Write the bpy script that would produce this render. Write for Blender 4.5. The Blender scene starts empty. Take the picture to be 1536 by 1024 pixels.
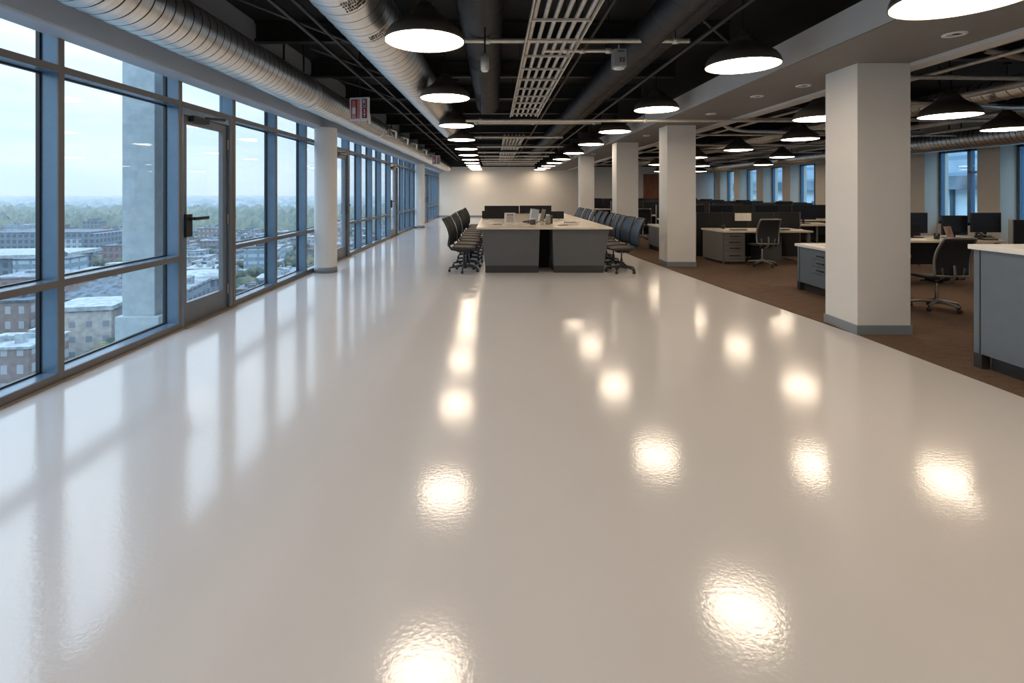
import bpy, bmesh, math, random
from mathutils import Vector, Matrix
random.seed(7)
SC = bpy.context.scene
COL = SC.collection
R = math.radians
# ------------------------------------------------------------------ camera
F, VX, VY, H = 760.0, 742.0, 289.0, 1.45
cam_d = bpy.data.cameras.new('camera'); cam = bpy.data.objects.new('camera', cam_d); COL.objects.link(cam)
cam.location = (0, 0, H); cam.rotation_euler = (R(90), 0, 0)
cam_d.sensor_width = 36; cam_d.lens = 36 * F / 1536
cam_d.shift_x = (768 - VX) / 1536; cam_d.shift_y = -(512 - VY) / 1536
cam_d.clip_start = .05; cam_d.clip_end = 9000
SC.camera = cam
SC.view_settings.view_transform = 'Standard'; SC.view_settings.look = 'None'
SC.view_settings.gamma = 1; SC.view_settings.use_curve_mapping = False
SC.view_settings.exposure = 0.04
# ------------------------------------------------------------------ sky
SKY = 1.42; LAMP = 15.5
w = bpy.data.worlds.new('sky'); SC.world = w; w.use_nodes = True
nt = w.node_tree; nt.nodes.clear()
def N(nt, t, **kw):
    n = nt.nodes.new(t)
    for k, v in kw.items():
        if k in n.inputs.keys(): n.inputs[k].default_value = v
        else: setattr(n, k, v)
    return n
def L(nt, a, b): nt.links.new(a, b)
def ramp(nt, fac, stops):
    r = nt.nodes.new('ShaderNodeValToRGB'); e = r.color_ramp.elements
    while len(e) < len(stops): e.new(.5)
    for i, (p, c) in enumerate(stops):
        e[i].position = p; e[i].color = (c[0], c[1], c[2], 1) if not isinstance(c, (int, float)) else (c, c, c, 1)
    L(nt, fac, r.inputs['Fac']); return r.outputs['Color']
tc = N(nt, 'ShaderNodeTexCoord'); sx = N(nt, 'ShaderNodeSeparateXYZ'); L(nt, tc.outputs['Generated'], sx.inputs[0])
grad = ramp(nt, sx.outputs['Z'], [(0, (.46, .62, .74)), (.05, (.55, .70, .82)), (.3, (.66, .80, .91)), (1, (.50, .72, 1.0))])
mp = N(nt, 'ShaderNodeMapping'); mp.inputs['Scale'].default_value = (1.6, 1.6, 7); L(nt, tc.outputs['Generated'], mp.inputs[0])
nz = N(nt, 'ShaderNodeTexNoise', Scale=2.2, Detail=6, Roughness=.55); L(nt, mp.outputs[0], nz.inputs['Vector'])
cl = ramp(nt, nz.outputs['Fac'], [(.42, 0.0), (.68, 1.0)])
mx = N(nt, 'ShaderNodeMixRGB'); L(nt, cl, mx.inputs[0]); L(nt, grad, mx.inputs[1]); mx.inputs[2].default_value = (.78, .86, .92, 1)
bg = N(nt, 'ShaderNodeBackground', Strength=SKY); L(nt, mx.outputs[0], bg.inputs['Color'])
mr = N(nt, 'ShaderNodeMapRange'); mr.interpolation_type = 'SMOOTHSTEP'; L(nt, sx.outputs['Z'], mr.inputs['Value'])
for k_, v_ in (('From Min', .14), ('From Max', .62), ('To Min', SKY), ('To Max', SKY * 2.6)): mr.inputs[k_].default_value = v_   # overcast sky, brightest overhead
L(nt, mr.outputs['Result'], bg.inputs['Strength'])
wo = N(nt, 'ShaderNodeOutputWorld'); L(nt, bg.outputs[0], wo.inputs[0])

# ------------------------------------------------------------------ materials
MATS = {}
def mat(name, col, rough=.5, metal=0.0, spec=.5, var=0.0, vscale=8, bump=0.0, bscale=60, emit=None, stretch=None):
    if name in MATS: return MATS[name]
    m = bpy.data.materials.new(name); m.use_nodes = True; nt = m.node_tree
    b = nt.nodes['Principled BSDF']; b.inputs['Base Color'].default_value = (*col, 1)
    b.inputs['Roughness'].default_value = rough; b.inputs['Metallic'].default_value = metal
    b.inputs['Specular IOR Level'].default_value = spec
    tc = N(nt, 'ShaderNodeTexCoord'); vec = tc.outputs['Object']
    if stretch:
        mp = N(nt, 'ShaderNodeMapping'); mp.inputs['Scale'].default_value = stretch; L(nt, vec, mp.inputs[0]); vec = mp.outputs[0]
    n = N(nt, 'ShaderNodeTexNoise', Scale=vscale, Detail=4); L(nt, vec, n.inputs['Vector'])
    v = max(var, .02)
    c = ramp(nt, n.outputs['Fac'], [(.3, tuple(x * (1 - v) for x in col)), (.7, tuple(min(1, x * (1 + v)) for x in col))])
    L(nt, c, b.inputs['Base Color'])
    if bump:
        n2 = N(nt, 'ShaderNodeTexNoise', Scale=bscale, Detail=3); L(nt, vec, n2.inputs['Vector'])
        bp = N(nt, 'ShaderNodeBump', Strength=bump, Distance=.01); L(nt, n2.outputs['Fac'], bp.inputs['Height']); L(nt, bp.outputs[0], b.inputs['Normal'])
    if emit:
        b.inputs['Emission Color'].default_value = (*emit[0], 1); b.inputs['Emission Strength'].default_value = emit[1]
    MATS[name] = m; return m
def glass(name, tint, refl=1.0):
    m = bpy.data.materials.new(name); m.use_nodes = True; nt = m.node_tree; nt.nodes.clear()
    t = N(nt, 'ShaderNodeBsdfTransparent'); t.inputs[0].default_value = (*tint, 1)
    g = N(nt, 'ShaderNodeBsdfGlossy'); g.inputs['Roughness'].default_value = .0
    ge = N(nt, 'ShaderNodeNewGeometry'); dt = N(nt, 'ShaderNodeVectorMath', operation='DOT_PRODUCT'); L(nt, ge.outputs['Incoming'], dt.inputs[0]); L(nt, ge.outputs['Normal'], dt.inputs[1])
    def mm(op, a, b=None):
        q = N(nt, 'ShaderNodeMath', operation=op); q.use_clamp = op == 'MULTIPLY'
        for i, v in enumerate((a, b)):
            if isinstance(v, (int, float)): q.inputs[i].default_value = v
            elif v is not None: L(nt, v, q.inputs[i])
        return q.outputs[0]
    fr = mm('ADD', mm('MULTIPLY', mm('POWER', mm('SUBTRACT', 1.0, mm('ABSOLUTE', dt.outputs['Value'])), 5.0), .95), .04)
    mu = N(nt, 'ShaderNodeMath', operation='MULTIPLY'); mu.inputs[1].default_value = refl; L(nt, fr, mu.inputs[0])
    x = N(nt, 'ShaderNodeMixShader'); L(nt, mu.outputs[0], x.inputs[0]); L(nt, t.outputs[0], x.inputs[1]); L(nt, g.outputs[0], x.inputs[2])
    o = N(nt, 'ShaderNodeOutputMaterial'); L(nt, x.outputs[0], o.inputs[0]); MATS[name] = m; return m
G_L = glass('window_glass', (.955, .98, 1.0), .55)
G_R = glass('tinted_glass', (.78, .91, .99), 1.0)
WHITE = mat('white_paint', (.74, .725, .70), .55, var=.02, vscale=3)
BULK = mat('bulkhead_paint', (.45, .50, .57), .45, var=.03, vscale=2)
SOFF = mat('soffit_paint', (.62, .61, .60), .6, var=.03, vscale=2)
SOFFD = mat('soffit_underside_dark', (.21, .20, .19), .6, var=.05, vscale=2)  # underside slab of the beam, coloured darker than its sides
WALLM = mat('wall_paint', (.78, .73, .66), .6, var=.02)
BLACKC = mat('black_ceiling_paint', (.014, .014, .016), .7, var=.3, vscale=3)
BLACKM = mat('black_painted_metal', (.022, .022, .024), .5, var=.2)
TAUPEM = mat('taupe_frame_face', (.17, .155, .145), .4, metal=.3)  # taupe tone of the thin strips over the room-facing frame faces
FRAME = mat('window_frame_metal', (.15, .235, .33), .26, metal=.3, var=.05)
DFRAME = mat('door_frame_metal', (.17, .18, .20), .4, metal=.3, var=.05)
BASEB = mat('baseboard_vinyl', (.22, .25, .28), .4)
SILLT = mat('sill_strip_metal', (.30, .25, .20), .35, metal=.5)
GALV = mat('galvanised_steel', (.74, .73, .71), .36, metal=.95, var=.12, vscale=3, stretch=(.6, 16, .6))
PIPE = mat('conduit_steel', (.66, .62, .56), .32, metal=.45, var=.12, vscale=12)
SEAM = mat('duct_seam', (.05, .05, .05), .5, metal=.4)
SHADE = mat('lamp_shade_metal', (.10, .082, .066), .45, var=.1)
DISC = mat('lamp_diffuser', (.9, .88, .84), .4, emit=((1.0, .81, .61), LAMP))
CABF = mat('cabinet_laminate', (.105, .108, .112), .42, var=.04)
CABB = mat('blue_grey_laminate', (.13, .165, .20), .4, var=.04)
TOE = mat('toe_kick_laminate', (.035, .034, .034), .4)
TOPM = mat('worktop_laminate', (.74, .65, .54), .3, var=.05, vscale=10)
TOPW = mat('white_worktop', (.82, .80, .77), .3, var=.02)
FABB = mat('black_fabric', (.018, .019, .022), .75, bump=.3, bscale=400, var=.2)
SEATF = mat('seat_fabric', (.035, .03, .027), .6, bump=.2, bscale=300, var=.15)
MESHLIT = mat('window_lit_mesh', (.05, .10, .17), .5, bump=.3, bscale=500, var=.15)  # blue window light is put into this colour for the right-row chair backs
PLAST = mat('black_plastic', (.02, .02, .023), .35)
SILV = mat('silver_frame', (.30, .29, .27), .35, metal=.6)
CHROME = mat('chrome', (.7, .7, .7), .15, metal=1)
SCREEN = mat('screen_black', (.012, .014, .02), .25)
PANEL = mat('privacy_fabric', (.013, .0135, .016), .8, bump=.2, bscale=300, var=.15)
PAPER = mat('paper', (.75, .72, .66), .7, var=.06, vscale=20)
RED = mat('sign_red', (.45, .03, .04), .5)
SIGNW = mat('sign_white', (.72, .74, .76), .5)
PINK = mat('sign_faded_red', (.62, .25, .22), .5)
CONC = mat('exterior_concrete', (.36, .43, .46), .8, var=.12, vscale=9, bump=.3, bscale=50)
# floor
def floor_mat():
    m = bpy.data.materials.new('epoxy_floor'); m.use_nodes = True; nt = m.node_tree; b = nt.nodes['Principled BSDF']
    tc = N(nt, 'ShaderNodeTexCoord')
    n = N(nt, 'ShaderNodeTexNoise', Scale=.6, Detail=5); L(nt, tc.outputs['Object'], n.inputs['Vector'])
    c = ramp(nt, n.outputs['Fac'], [(.3, (.70, .675, .665)), (.7, (.73, .705, .695))]); L(nt, c, b.inputs['Base Color'])
    b.inputs['Roughness'].default_value = .12; b.inputs['Specular IOR Level'].default_value = .85
    n2 = N(nt, 'ShaderNodeTexNoise', Scale=55, Detail=2); L(nt, tc.outputs['Object'], n2.inputs['Vector'])
    n3 = N(nt, 'ShaderNodeTexNoise', Scale=2.5, Detail=2); L(nt, tc.outputs['Object'], n3.inputs['Vector'])
    b1 = N(nt, 'ShaderNodeBump', Strength=.10, Distance=.004); L(nt, n2.outputs['Fac'], b1.inputs['Height'])
    b2 = N(nt, 'ShaderNodeBump', Strength=.035, Distance=.02); L(nt, n3.outputs['Fac'], b2.inputs['Height']); L(nt, b1.outputs[0], b2.inputs['Normal'])
    L(nt, b2.outputs[0], b.inputs['Normal']); return m
FLOORM = floor_mat()
def carpet_mat():
    m = bpy.data.materials.new('carpet_pile'); m.use_nodes = True; nt = m.node_tree; b = nt.nodes['Principled BSDF']
    tc = N(nt, 'ShaderNodeTexCoord')
    n = N(nt, 'ShaderNodeTexNoise', Scale=120, Detail=2); L(nt, tc.outputs['Object'], n.inputs['Vector'])
    mp = N(nt, 'ShaderNodeMapping'); mp.inputs['Scale'].default_value = (3, 60, 1); L(nt, tc.outputs['Object'], mp.inputs[0])
    n1 = N(nt, 'ShaderNodeTexNoise', Scale=1.5, Detail=3); L(nt, mp.outputs[0], n1.inputs['Vector'])
    a = N(nt, 'ShaderNodeMixRGB', Fac=.5); L(nt, n.outputs['Fac'], a.inputs[1]); L(nt, n1.outputs['Fac'], a.inputs[2])
    c = ramp(nt, a.outputs[0], [(.35, (.085, .056, .041)), (.65, (.20, .135, .098))]); L(nt, c, b.inputs['Base Color'])
    b.inputs['Roughness'].default_value = .95; b.inputs['Specular IOR Level'].default_value = .1
    bp = N(nt, 'ShaderNodeBump', Strength=.6, Distance=.01); L(nt, n.outputs['Fac'], bp.inputs['Height']); L(nt, bp.outputs[0], b.inputs['Normal']); return m
CARPET = carpet_mat()
def wood_mat():
    m = bpy.data.materials.new('red_brown_wood'); m.use_nodes = True; nt = m.node_tree; b = nt.nodes['Principled BSDF']
    tc = N(nt, 'ShaderNodeTexCoord'); mp = N(nt, 'ShaderNodeMapping'); mp.inputs['Scale'].default_value = (6, 6, .4); L(nt, tc.outputs['Object'], mp.inputs[0])
    n = N(nt, 'ShaderNodeTexNoise', Scale=2.5, Detail=5); L(nt, mp.outputs[0], n.inputs['Vector'])
    c = ramp(nt, n.outputs['Fac'], [(.35, (.16, .045, .02)), (.65, (.36, .12, .055))]); L(nt, c, b.inputs['Base Color'])
    b.inputs['Roughness'].default_value = .45; return m
WOOD = wood_mat()
def facade_mat(name, wallc, winc, px=3.2, pz=3.4, fx=.4, fz=.42, noise=.1):
    m = bpy.data.materials.new(name); m.use_nodes = True; nt = m.node_tree; b = nt.nodes['Principled BSDF']
    tc = N(nt, 'ShaderNodeTexCoord'); s = N(nt, 'ShaderNodeSeparateXYZ'); L(nt, tc.outputs['Object'], s.inputs[0])
    def mth(op, a, bb=None):
        q = N(nt, 'ShaderNodeMath', operation=op)
        for i, v in enumerate((a, bb)):
            if v is None: continue
            if isinstance(v, (int, float)): q.inputs[i].default_value = v
            else: L(nt, v, q.inputs[i])
        return q.outputs[0]
    u = mth('ADD', s.outputs[0], s.outputs[1])
    a = mth('GREATER_THAN', mth('FRACT', mth('DIVIDE', u, px)), fx)
    c = mth('GREATER_THAN', mth('FRACT', mth('DIVIDE', mth('ADD', s.outputs[2], 400), pz)), fz)
    k = mth('MULTIPLY', a, c)
    g = N(nt, 'ShaderNodeNewGeometry'); gs = N(nt, 'ShaderNodeSeparateXYZ'); L(nt, g.outputs['Normal'], gs.inputs[0])
    k = mth('MULTIPLY', k, mth('LESS_THAN', mth('ABSOLUTE', gs.outputs[2]), .5))
    nz = N(nt, 'ShaderNodeTexNoise', Scale=.35, Detail=6); L(nt, tc.outputs['Object'], nz.inputs['Vector'])
    wc = ramp(nt, nz.outputs['Fac'], [(.35, tuple(x * (1 - noise * 2) for x in wallc)), (.65, tuple(x * (1 + noise) for x in wallc))])
    mx = N(nt, 'ShaderNodeMixRGB'); L(nt, k, mx.inputs[0]); L(nt, wc, mx.inputs[1]); mx.inputs[2].default_value = (*winc, 1); nz.inputs['Scale'].default_value = .8
    L(nt, mx.outputs[0], b.inputs['Base Color']); b.inputs['Roughness'].default_value = .6; MATS[name] = m; return m

# ------------------------------------------------------------------ mesh builder
class MB:
    def __init__(s): s.v = []; s.f = []; s.sm = []; s.mi = []; s.cm = 0
    def add(s, vs, fs, smooth=False):
        o = len(s.v); s.v += [tuple(p) for p in vs]
        for f in fs: s.f.append([o + i for i in f]); s.sm.append(smooth); s.mi.append(s.cm)
        return s
    def box(s, a, b, M=None):
        x0, y0, z0 = a; x1, y1, z1 = b
        vs = [Vector(p) for p in ((x0,y0,z0),(x1,y0,z0),(x1,y1,z0),(x0,y1,z0),(x0,y0,z1),(x1,y0,z1),(x1,y1,z1),(x0,y1,z1))]
        if M: vs = [M @ p for p in vs]
        return s.add(vs, [(0,3,2,1),(4,5,6,7),(0,1,5,4),(1,2,6,5),(2,3,7,6),(3,0,4,7)])
    def prism(s, pts, z0, z1):      # pts in XY, counter-clockwise
        n = len(pts); vs = [(x, y, z0) for x, y in pts] + [(x, y, z1) for x, y in pts]
        return s.add(vs, [tuple(range(n - 1, -1, -1)), tuple(range(n, 2 * n))] + [(i, (i + 1) % n, n + (i + 1) % n, n + i) for i in range(n)])
    def lathe(s, prof, n=32, c=(0, 0, 0), axis='Z', closed=False):
        rings = []
        vs = []
        for r, z in prof:
            for k in range(n):
                a = 2 * math.pi * k / n; p = (r * math.cos(a), r * math.sin(a), z)
                if axis == 'Y': p = (p[0], p[2], p[1])
                if axis == 'X': p = (p[2], p[0], p[1])
                vs.append((p[0] + c[0], p[1] + c[1], p[2] + c[2]))
        fs = []
        for i in range(len(prof) - 1):
            for k in range(n):
                q = (i*n+k, i*n+(k+1)%n, (i+1)*n+(k+1)%n, (i+1)*n+k)
                fs.append(q if axis != 'Y' else q[::-1])
        s.add(vs, fs, True)
        return s
    def tube(s, pts, r, n=10, caps=True):
        pts = [Vector(p) for p in pts]; vs = []; up = None
        for i, p in enumerate(pts):
            t = ((pts[min(i+1, len(pts)-1)] - pts[max(i-1, 0)])).normalized()
            if up is None: up = Vector((0,0,1)) if abs(t.z) < .9 else Vector((1,0,0))
            a = t.cross(up).normalized(); b = a.cross(t).normalized(); up = b
            rr = r[i] if isinstance(r, (list, tuple)) else r
            for k in range(n):
                q = 2*math.pi*k/n; vs.append(p + a*math.cos(q)*rr + b*math.sin(q)*rr)
        fs = [(i*n+k, i*n+(k+1)%n, (i+1)*n+(k+1)%n, (i+1)*n+k) for i in range(len(pts)-1) for k in range(n)]
        s.add(vs, fs, True)
        if caps:
            m = len(pts)-1
            s.add(vs[:n], [tuple(range(n))[::-1]]); s.add(vs[m*n:], [tuple(range(n))])
        return s
    def build(s, name, m, parent=None, loc=(0,0,0), rz=0, bevel=0, fix=True):
        me = bpy.data.meshes.new(name); me.from_pydata(s.v, [], s.f)
        for mm in (m if isinstance(m, (list, tuple)) else [m]): me.materials.append(mm)
        for p, a, i in zip(me.polygons, s.sm, s.mi): p.use_smooth = a; p.material_index = i
        if bevel or fix:
            bm = bmesh.new(); bm.from_mesh(me)
            if fix: bmesh.ops.recalc_face_normals(bm, faces=bm.faces)
            if bevel: bmesh.ops.bevel(bm, geom=[e for e in bm.edges if len(e.link_faces) == 2 and e.calc_face_angle(0) > .6], offset=bevel, segments=2, affect='EDGES', profile=.6)
            bm.to_mesh(me); bm.free()
        me.update()
        o = bpy.data.objects.new(name, me); COL.objects.link(o); o.location = loc; o.rotation_euler = (0, 0, rz)
        if parent: o.parent = parent
        return o
def thing(name, label, cat, loc=(0,0,0), rz=0, group=None):
    o = bpy.data.objects.new(name, None); COL.objects.link(o); o.location = loc; o.rotation_euler = (0,0,rz); o.empty_display_size = .1
    return tag(o, label, cat, group)
def tag(o, label, cat, group=None):
    o['label'] = label; o['category'] = cat
    if group: o['group'] = group
    return o
def struct(o): o['kind'] = 'structure'; return o
KIDS = {}
def copy_tree(o, parent=None):
    if not KIDS.get('built'):
        KIDS.clear(); KIDS['built'] = True
        for q in bpy.data.objects:
            if q.parent: KIDS.setdefault(q.parent.name, []).append(q)
    c = o.copy(); COL.objects.link(c)
    if parent: c.parent = parent
    for ch in KIDS.get(o.name, []): copy_tree(ch, c)
    return c
def dup(o, loc, rz=0, label=None, group=None):
    KIDS['built'] = False
    c = copy_tree(o); c.location = loc; c.rotation_euler = (0, 0, rz)
    if label: c['label'] = label
    if group: c['group'] = group
    return c
ORD = ['nearest', 'second', 'third', 'fourth', 'fifth', 'sixth', 'seventh', 'eighth', 'ninth', 'tenth', 'eleventh', 'twelfth', 'thirteenth', 'fourteenth', 'fifteenth']

# ------------------------------------------------------------------ room shell
YB, YE, XL, XR, ZC = -5.0, 30.0, -3.33, 13.0, 3.7
struct(MB().box((-3.62, YB, -.3), (XR+.5, YE+.3, 0)).build('floor', FLOORM))
cpts = [(3.74, YB), (3.745, 3.6), (3.70, 5.15), (3.47, 7.5), (3.19, 11.3), (3.0, 16), (2.9, YE-.02), (12.6, YE-.02), (12.6, YB)]
cp = MB().prism(cpts, 0.0, .006).build('carpet', CARPET); tag(cp, 'brown low-pile carpet under the desk area on the right', 'carpet')
struct(MB().box((-3.7, YB-.2, ZC), (XR+.5, YE+.3, ZC+.3)).build('ceiling', BLACKC))
struct(MB().box((-3.7, YE, 0), (XR+.5, YE+.25, ZC)).build('wall_far', WALLM))
struct(MB().box((-3.7, YB-.25, 0), (XR+.5, YB, ZC)).build('wall_back', WALLM))
struct(MB().box((XL, YE-.02, 0), (XR, YE, .11)).build('baseboard_far', BASEB))
struct(MB().box((-3.62, YB, 2.78), (-3.36, YE, ZC)).build('wall_left', BULK))
struct(MB().box((-3.36, YB, 2.63), (-3.13, YE, ZC)).build('trim_1', BULK, bevel=.02))
# dropped beam over the square columns
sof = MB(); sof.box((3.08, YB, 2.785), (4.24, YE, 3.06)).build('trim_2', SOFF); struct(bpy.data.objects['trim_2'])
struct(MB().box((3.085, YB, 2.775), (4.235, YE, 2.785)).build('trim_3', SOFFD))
struct(MB().box((4.24, YB, 2.74), (4.40, YE, 2.92)).build('trim_4', SOFF))
# far header so that the lit wall ends below the black ceiling
struct(MB().box((-3.13, YE-.35, 2.98), (XR, YE, ZC)).build('trim_5', BLACKC))

# left glazing
E = [-5, -3.5, -2.0, -.5, .97, 2.44, 3.91, 5.385, 6.49, 7.74, 8.97, 10.35, 11.6, 12.65, 13.75, 14.85, 16.2, 17.4, 18.5, 19.6, 20.7, 21.8, 22.9, 24.0, 25.2, 26.4, 27.6, 28.8, 29.98]
DOORS = {5.385, 10.35, 16.2, 24.0}
XG = -3.47
wn = dn = 0
def pane(parent, y0, y1, z0, z1, g=G_L, x=XG):
    return MB().box((x-.006, y0, z0), (x+.006, y1, z1)).build('pane', g, parent)
for a, b in zip(E[:-1], E[1:]):
    if a in DOORS:
        dn += 1
        flip = dn in (2, 4)
        fr = MB(); fr.box((-3.5, b-.05, 0), (XL, b, 2.80)); fr.box((-3.5, a, 2.37), (XL, b-.05, 2.425))
        fr.box((-3.44, b-.14, 0), (XL+.004, b-.05, 2.37)); fr.box((-3.44, a, 0), (XL+.004, a+.04, 2.37)); fr.box((-3.44, a+.04, 2.29), (XL+.004, b-.14, 2.37))
        d = struct(fr.build(f'door_{dn}', FRAME, bevel=.003))
        MB().box((XL+.003, b-.052, 0), (XL+.012, b+.002, 2.80)).box((XL+.003, a, 2.368), (XL+.012, b-.052, 2.423)).box((XL+.003, b-.13, 0), (XL+.008, b-.052, 2.368)).build('front_strip', TAUPEM, d)
        pane(d, a, b-.05, 2.425, 2.80)
        y0, y1 = a+.045, b-.145
        lf = MB(); x0, x1 = -3.41, -3.355
        lf.box((x0, y0, .02), (x1, y0+.09, 2.285)); lf.box((x0, y1-.09, .02), (x1, y1, 2.285)); lf.box((x0, y0+.09, .02), (x1, y1-.09, .25)); lf.box((x0, y0+.09, 2.2), (x1, y1-.09, 2.285))
        lo = lf.build('door_leaf', DFRAME, d, bevel=.003)
        pane(lo, y0+.085, y1-.085, .245, 2.205, x=-3.385)
        hy = y0+.05 if not flip else y1-.05; sgn = 1 if not flip else -1
        MB().box((-3.355, hy-.05, .97), (-3.30, hy+.06, 1.22)).build('lock_box', PLAST, lo, bevel=.008)
        hb = MB(); hb.tube([(-3.30, hy, 1.17), (-3.25, hy, 1.17)], .014); hb.box((-3.262, min(hy, hy+sgn*.27), 1.152), (-3.235, max(hy, hy+sgn*.27), 1.188)); hb.build('door_handle', PLAST, lo, bevel=.004)
        cl_ = MB(); cl_.box((-3.355, y0+.12, 2.235), (-3.29, y0+.42, 2.295)); cl_.tube([(-3.30, y0+.36, 2.30), (-3.22, y0+.62, 2.32), (-3.32, y0+.8, 2.335)], .012); cl_.build('door_closer', BLACKM, lo)
        for z in (.25, 1.12, 2.05):
            yy = y1+.002 if not flip else y0-.002
            MB().tube([(-3.345, yy, z-.06), (-3.345, yy, z+.06)], .012).build('hinge', SILV, lo)
        MB().box((-3.5, a, 0), (-3.27, b-.05, .018)).build('threshold', SILLT, d)
        continue
    wn += 1
    fr = MB()
    fr.box((-3.5, b-.05, 0), (XL, b, 2.80))
    if a == E[0]: fr.box((-3.5, a, 0), (XL, a+.05, 2.80))
    ya = a
    fr.box((-3.5, ya, 2.37), (XL, b-.05, 2.425)); fr.box((-3.5, ya, .73), (XL, b-.05, .783)); fr.box((-3.5, ya, 0), (XL, b-.05, .075))
    o = struct(fr.build(f'window_{wn}', FRAME, bevel=.003))
    gk = MB()
    for z0, z1 in ((.075, .73), (.783, 2.37), (2.425, 2.80)):
        gk.box((-3.485, b-.064, z0), (-3.455, b-.05, z1)); gk.box((-3.485, ya, z0), (-3.455, b-.064, z0+.012)); gk.box((-3.485, ya, z1-.012), (-3.455, b-.064, z1)); gk.box((-3.485, ya, z0), (-3.455, ya+.012, z1))
        pane(o, ya, b-.05, z0, z1)
    gk.build('gasket', PLAST, o)
    cp_ = MB(); x0, x1 = XL-.001, XL+.009
    cp_.box((x0, b-.052, 0), (x1, b+.002, 2.80))
    for z0, z1 in ((0, .077), (.728, .785), (2.368, 2.427)): cp_.box((x0, ya, z0), (x1, b-.052, z1-.004))
    cp_.build('front_strip', TAUPEM, o)
    MB().box((XL-.001, ya, 0), (XL+.03, b, .018)).build('sill_strip', SILLT, o)

# right wall with window bays
PC = [-4.5, -2.3, .0, 2.2, 4.0, 6.2, 8.5, 10.7, 12.93, 15.15, 17.4, 19.6, 21.9, 24.1, 26.4, 28.6]
wl = MB(); wl.box((XR-.02, YB, 0), (XR+.3, YE, .55)); wl.box((XR-.02, YB, 2.66), (XR+.3, YE, ZC))
edges = [YB] + PC + [YE]
for c in PC: wl.box((12.6, c-.3, 0), (XR+.3, c+.3, ZC))
struct(wl.build('wall_right', mat('warm_wall_paint', (.74, .67, .56), .6)))
for a, b in zip(edges[:-1], edges[1:]):
    y0 = a+.3 if a != YB else a; y1 = b-.3 if b != YE else b
    if y1 - y0 < .3: continue
    wn += 1; fr = MB(); x0, x1 = XR+.02, XR+.14
    for q in (y0, y1-.07): fr.box((x0, q, .55), (x1, q+.07, 2.66))
    ym = y0 + (y1-y0)*.42
    fr.box((x0, ym-.05, .55), (x1, ym+.05, 2.66)); fr.box((x0, y0, .55), (x1, y1, .62)); fr.box((x0, y0, 2.59), (x1, y1, 2.66)); fr.box((x0, y0, 1.98), (x1, ym, 2.04))
    o = struct(fr.build(f'window_{wn}', FRAME))
    MB().box((XR+.06, y0+.07, .62), (XR+.072, ym-.05, 2.59)).build('pane', G_R, o)
    MB().box((XR+.06, ym+.05, .62), (XR+.072, y1-.07, 2.59)).build('pane', G_R, o)

# ------------------------------------------------------------------ columns
def sqcol(x, y, w_, d_, label, top=2.775):
    t = thing('square_column', label, 'column', (x, y, 0), group='square columns along the carpet edge')
    MB().box((0, 0, .0), (w_, d_, top)).build('shaft', WHITE, t, bevel=.006)
    MB().box((-.012, -.012, .0), (w_+.012, d_+.012, .10)).build('baseboard', BASEB, t, bevel=.004)
sqcol(3.70, 5.17, .545, .50, 'large square white column at the carpet edge, nearest the camera')
sqcol(3.38, 9.92, .56, .5, 'square white column at the carpet edge, second from the camera')
sqcol(3.20, 13.3, .57, .5, 'square white column at the carpet edge, third from the camera')
sqcol(3.10, 18.3, .50, .5, 'square white column at the carpet edge, farthest from the camera')
for (x, y, lab) in ((-3.10, 9.3, 'round white column by the windows, nearer and wider one'), (-3.10, 21.0, 'round white column by the windows, farther one near the end wall')):
    t = thing('round_column', lab, 'column', (x, y, 0), group='round columns by the windows')
    MB().lathe([(.2, 0), (.2, 2.63)], 40).build('shaft', WHITE, t)
    MB().lathe([(.2, .0), (.206, .0), (.206, .10), (.2, .10)], 40).build('baseboard', BASEB, t)

# ------------------------------------------------------------------ pendant lamps
def make_lamp(label, loc, drop):
    t = thing('pendant_lamp', label, 'lamp', loc)
    prof = [(.345, 0), (.352, 0), (.352, .012), (.348, .03), (.335, .065), (.305, .105), (.255, .145), (.20, .18), (.15, .22), (.118, .26), (.10, .295), (.06, .305), (.06, .34), (.02, .35), (0.001, .35)]
    inner = [(.345, 0), (.342, .03), (.322, .062), (.29, .10), (.24, .14), (.18, .18), (.11, .235), (.001, .25)]
    MB().lathe(prof, 48).lathe(inner, 48).build('lamp_shade', SHADE, t, fix=False)
    MB().lathe([(.001, -.022), (.15, -.018), (.26, -.010), (.334, .001), (.342, .010), (.325, .018), (.001, .018)], 48).build('diffuser', DISC, t)
    MB().tube([(0, 0, .34), (0, 0, drop)], .007, 8).build('cord', PLAST, t)
    MB().lathe([(.055, drop-.03), (.055, drop)], 20).lathe([(.001, drop-.03), (.055, drop-.03)], 20).build('ceiling_cap', BLACKM, t)
    return t
rowL = [(-.60, -1.6), (-.56, 1.5), (-.617, 4.47), (-.70, 7.15), (-.76, 10.1), (-.84, 12.8), (-.87, 15.5), (-.93, 18.0), (-.98, 20.5), (-1.02, 22.7), (-1.04, 24.6), (-1.05, 26.2), (-1.05, 27.7), (-1.05, 29.2)]
rowR = [(2.6, -1.6, 2.78), (2.52, 1.0, 2.6), (2.68, 2.89, 2.55), (2.47, 5.05, 2.71), (2.6, 8.15, 2.78), (2.63, 11.1, 2.78), (2.66, 14.0, 2.78), (2.67, 17.1, 2.78), (2.67, 20.2, 2.78), (2.67, 22.7, 2.78), (2.66, 25.2, 2.78), (2.65, 27.3, 2.78), (2.6, 29.2, 2.78)]
ZL = 2.78
lamps = [(x, y, ZL, 'left') for x, y in rowL] + [(x, y, z, 'right') for x, y, z in rowR]
first = {}
cnt = {'left': -2, 'right': -2}
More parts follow.
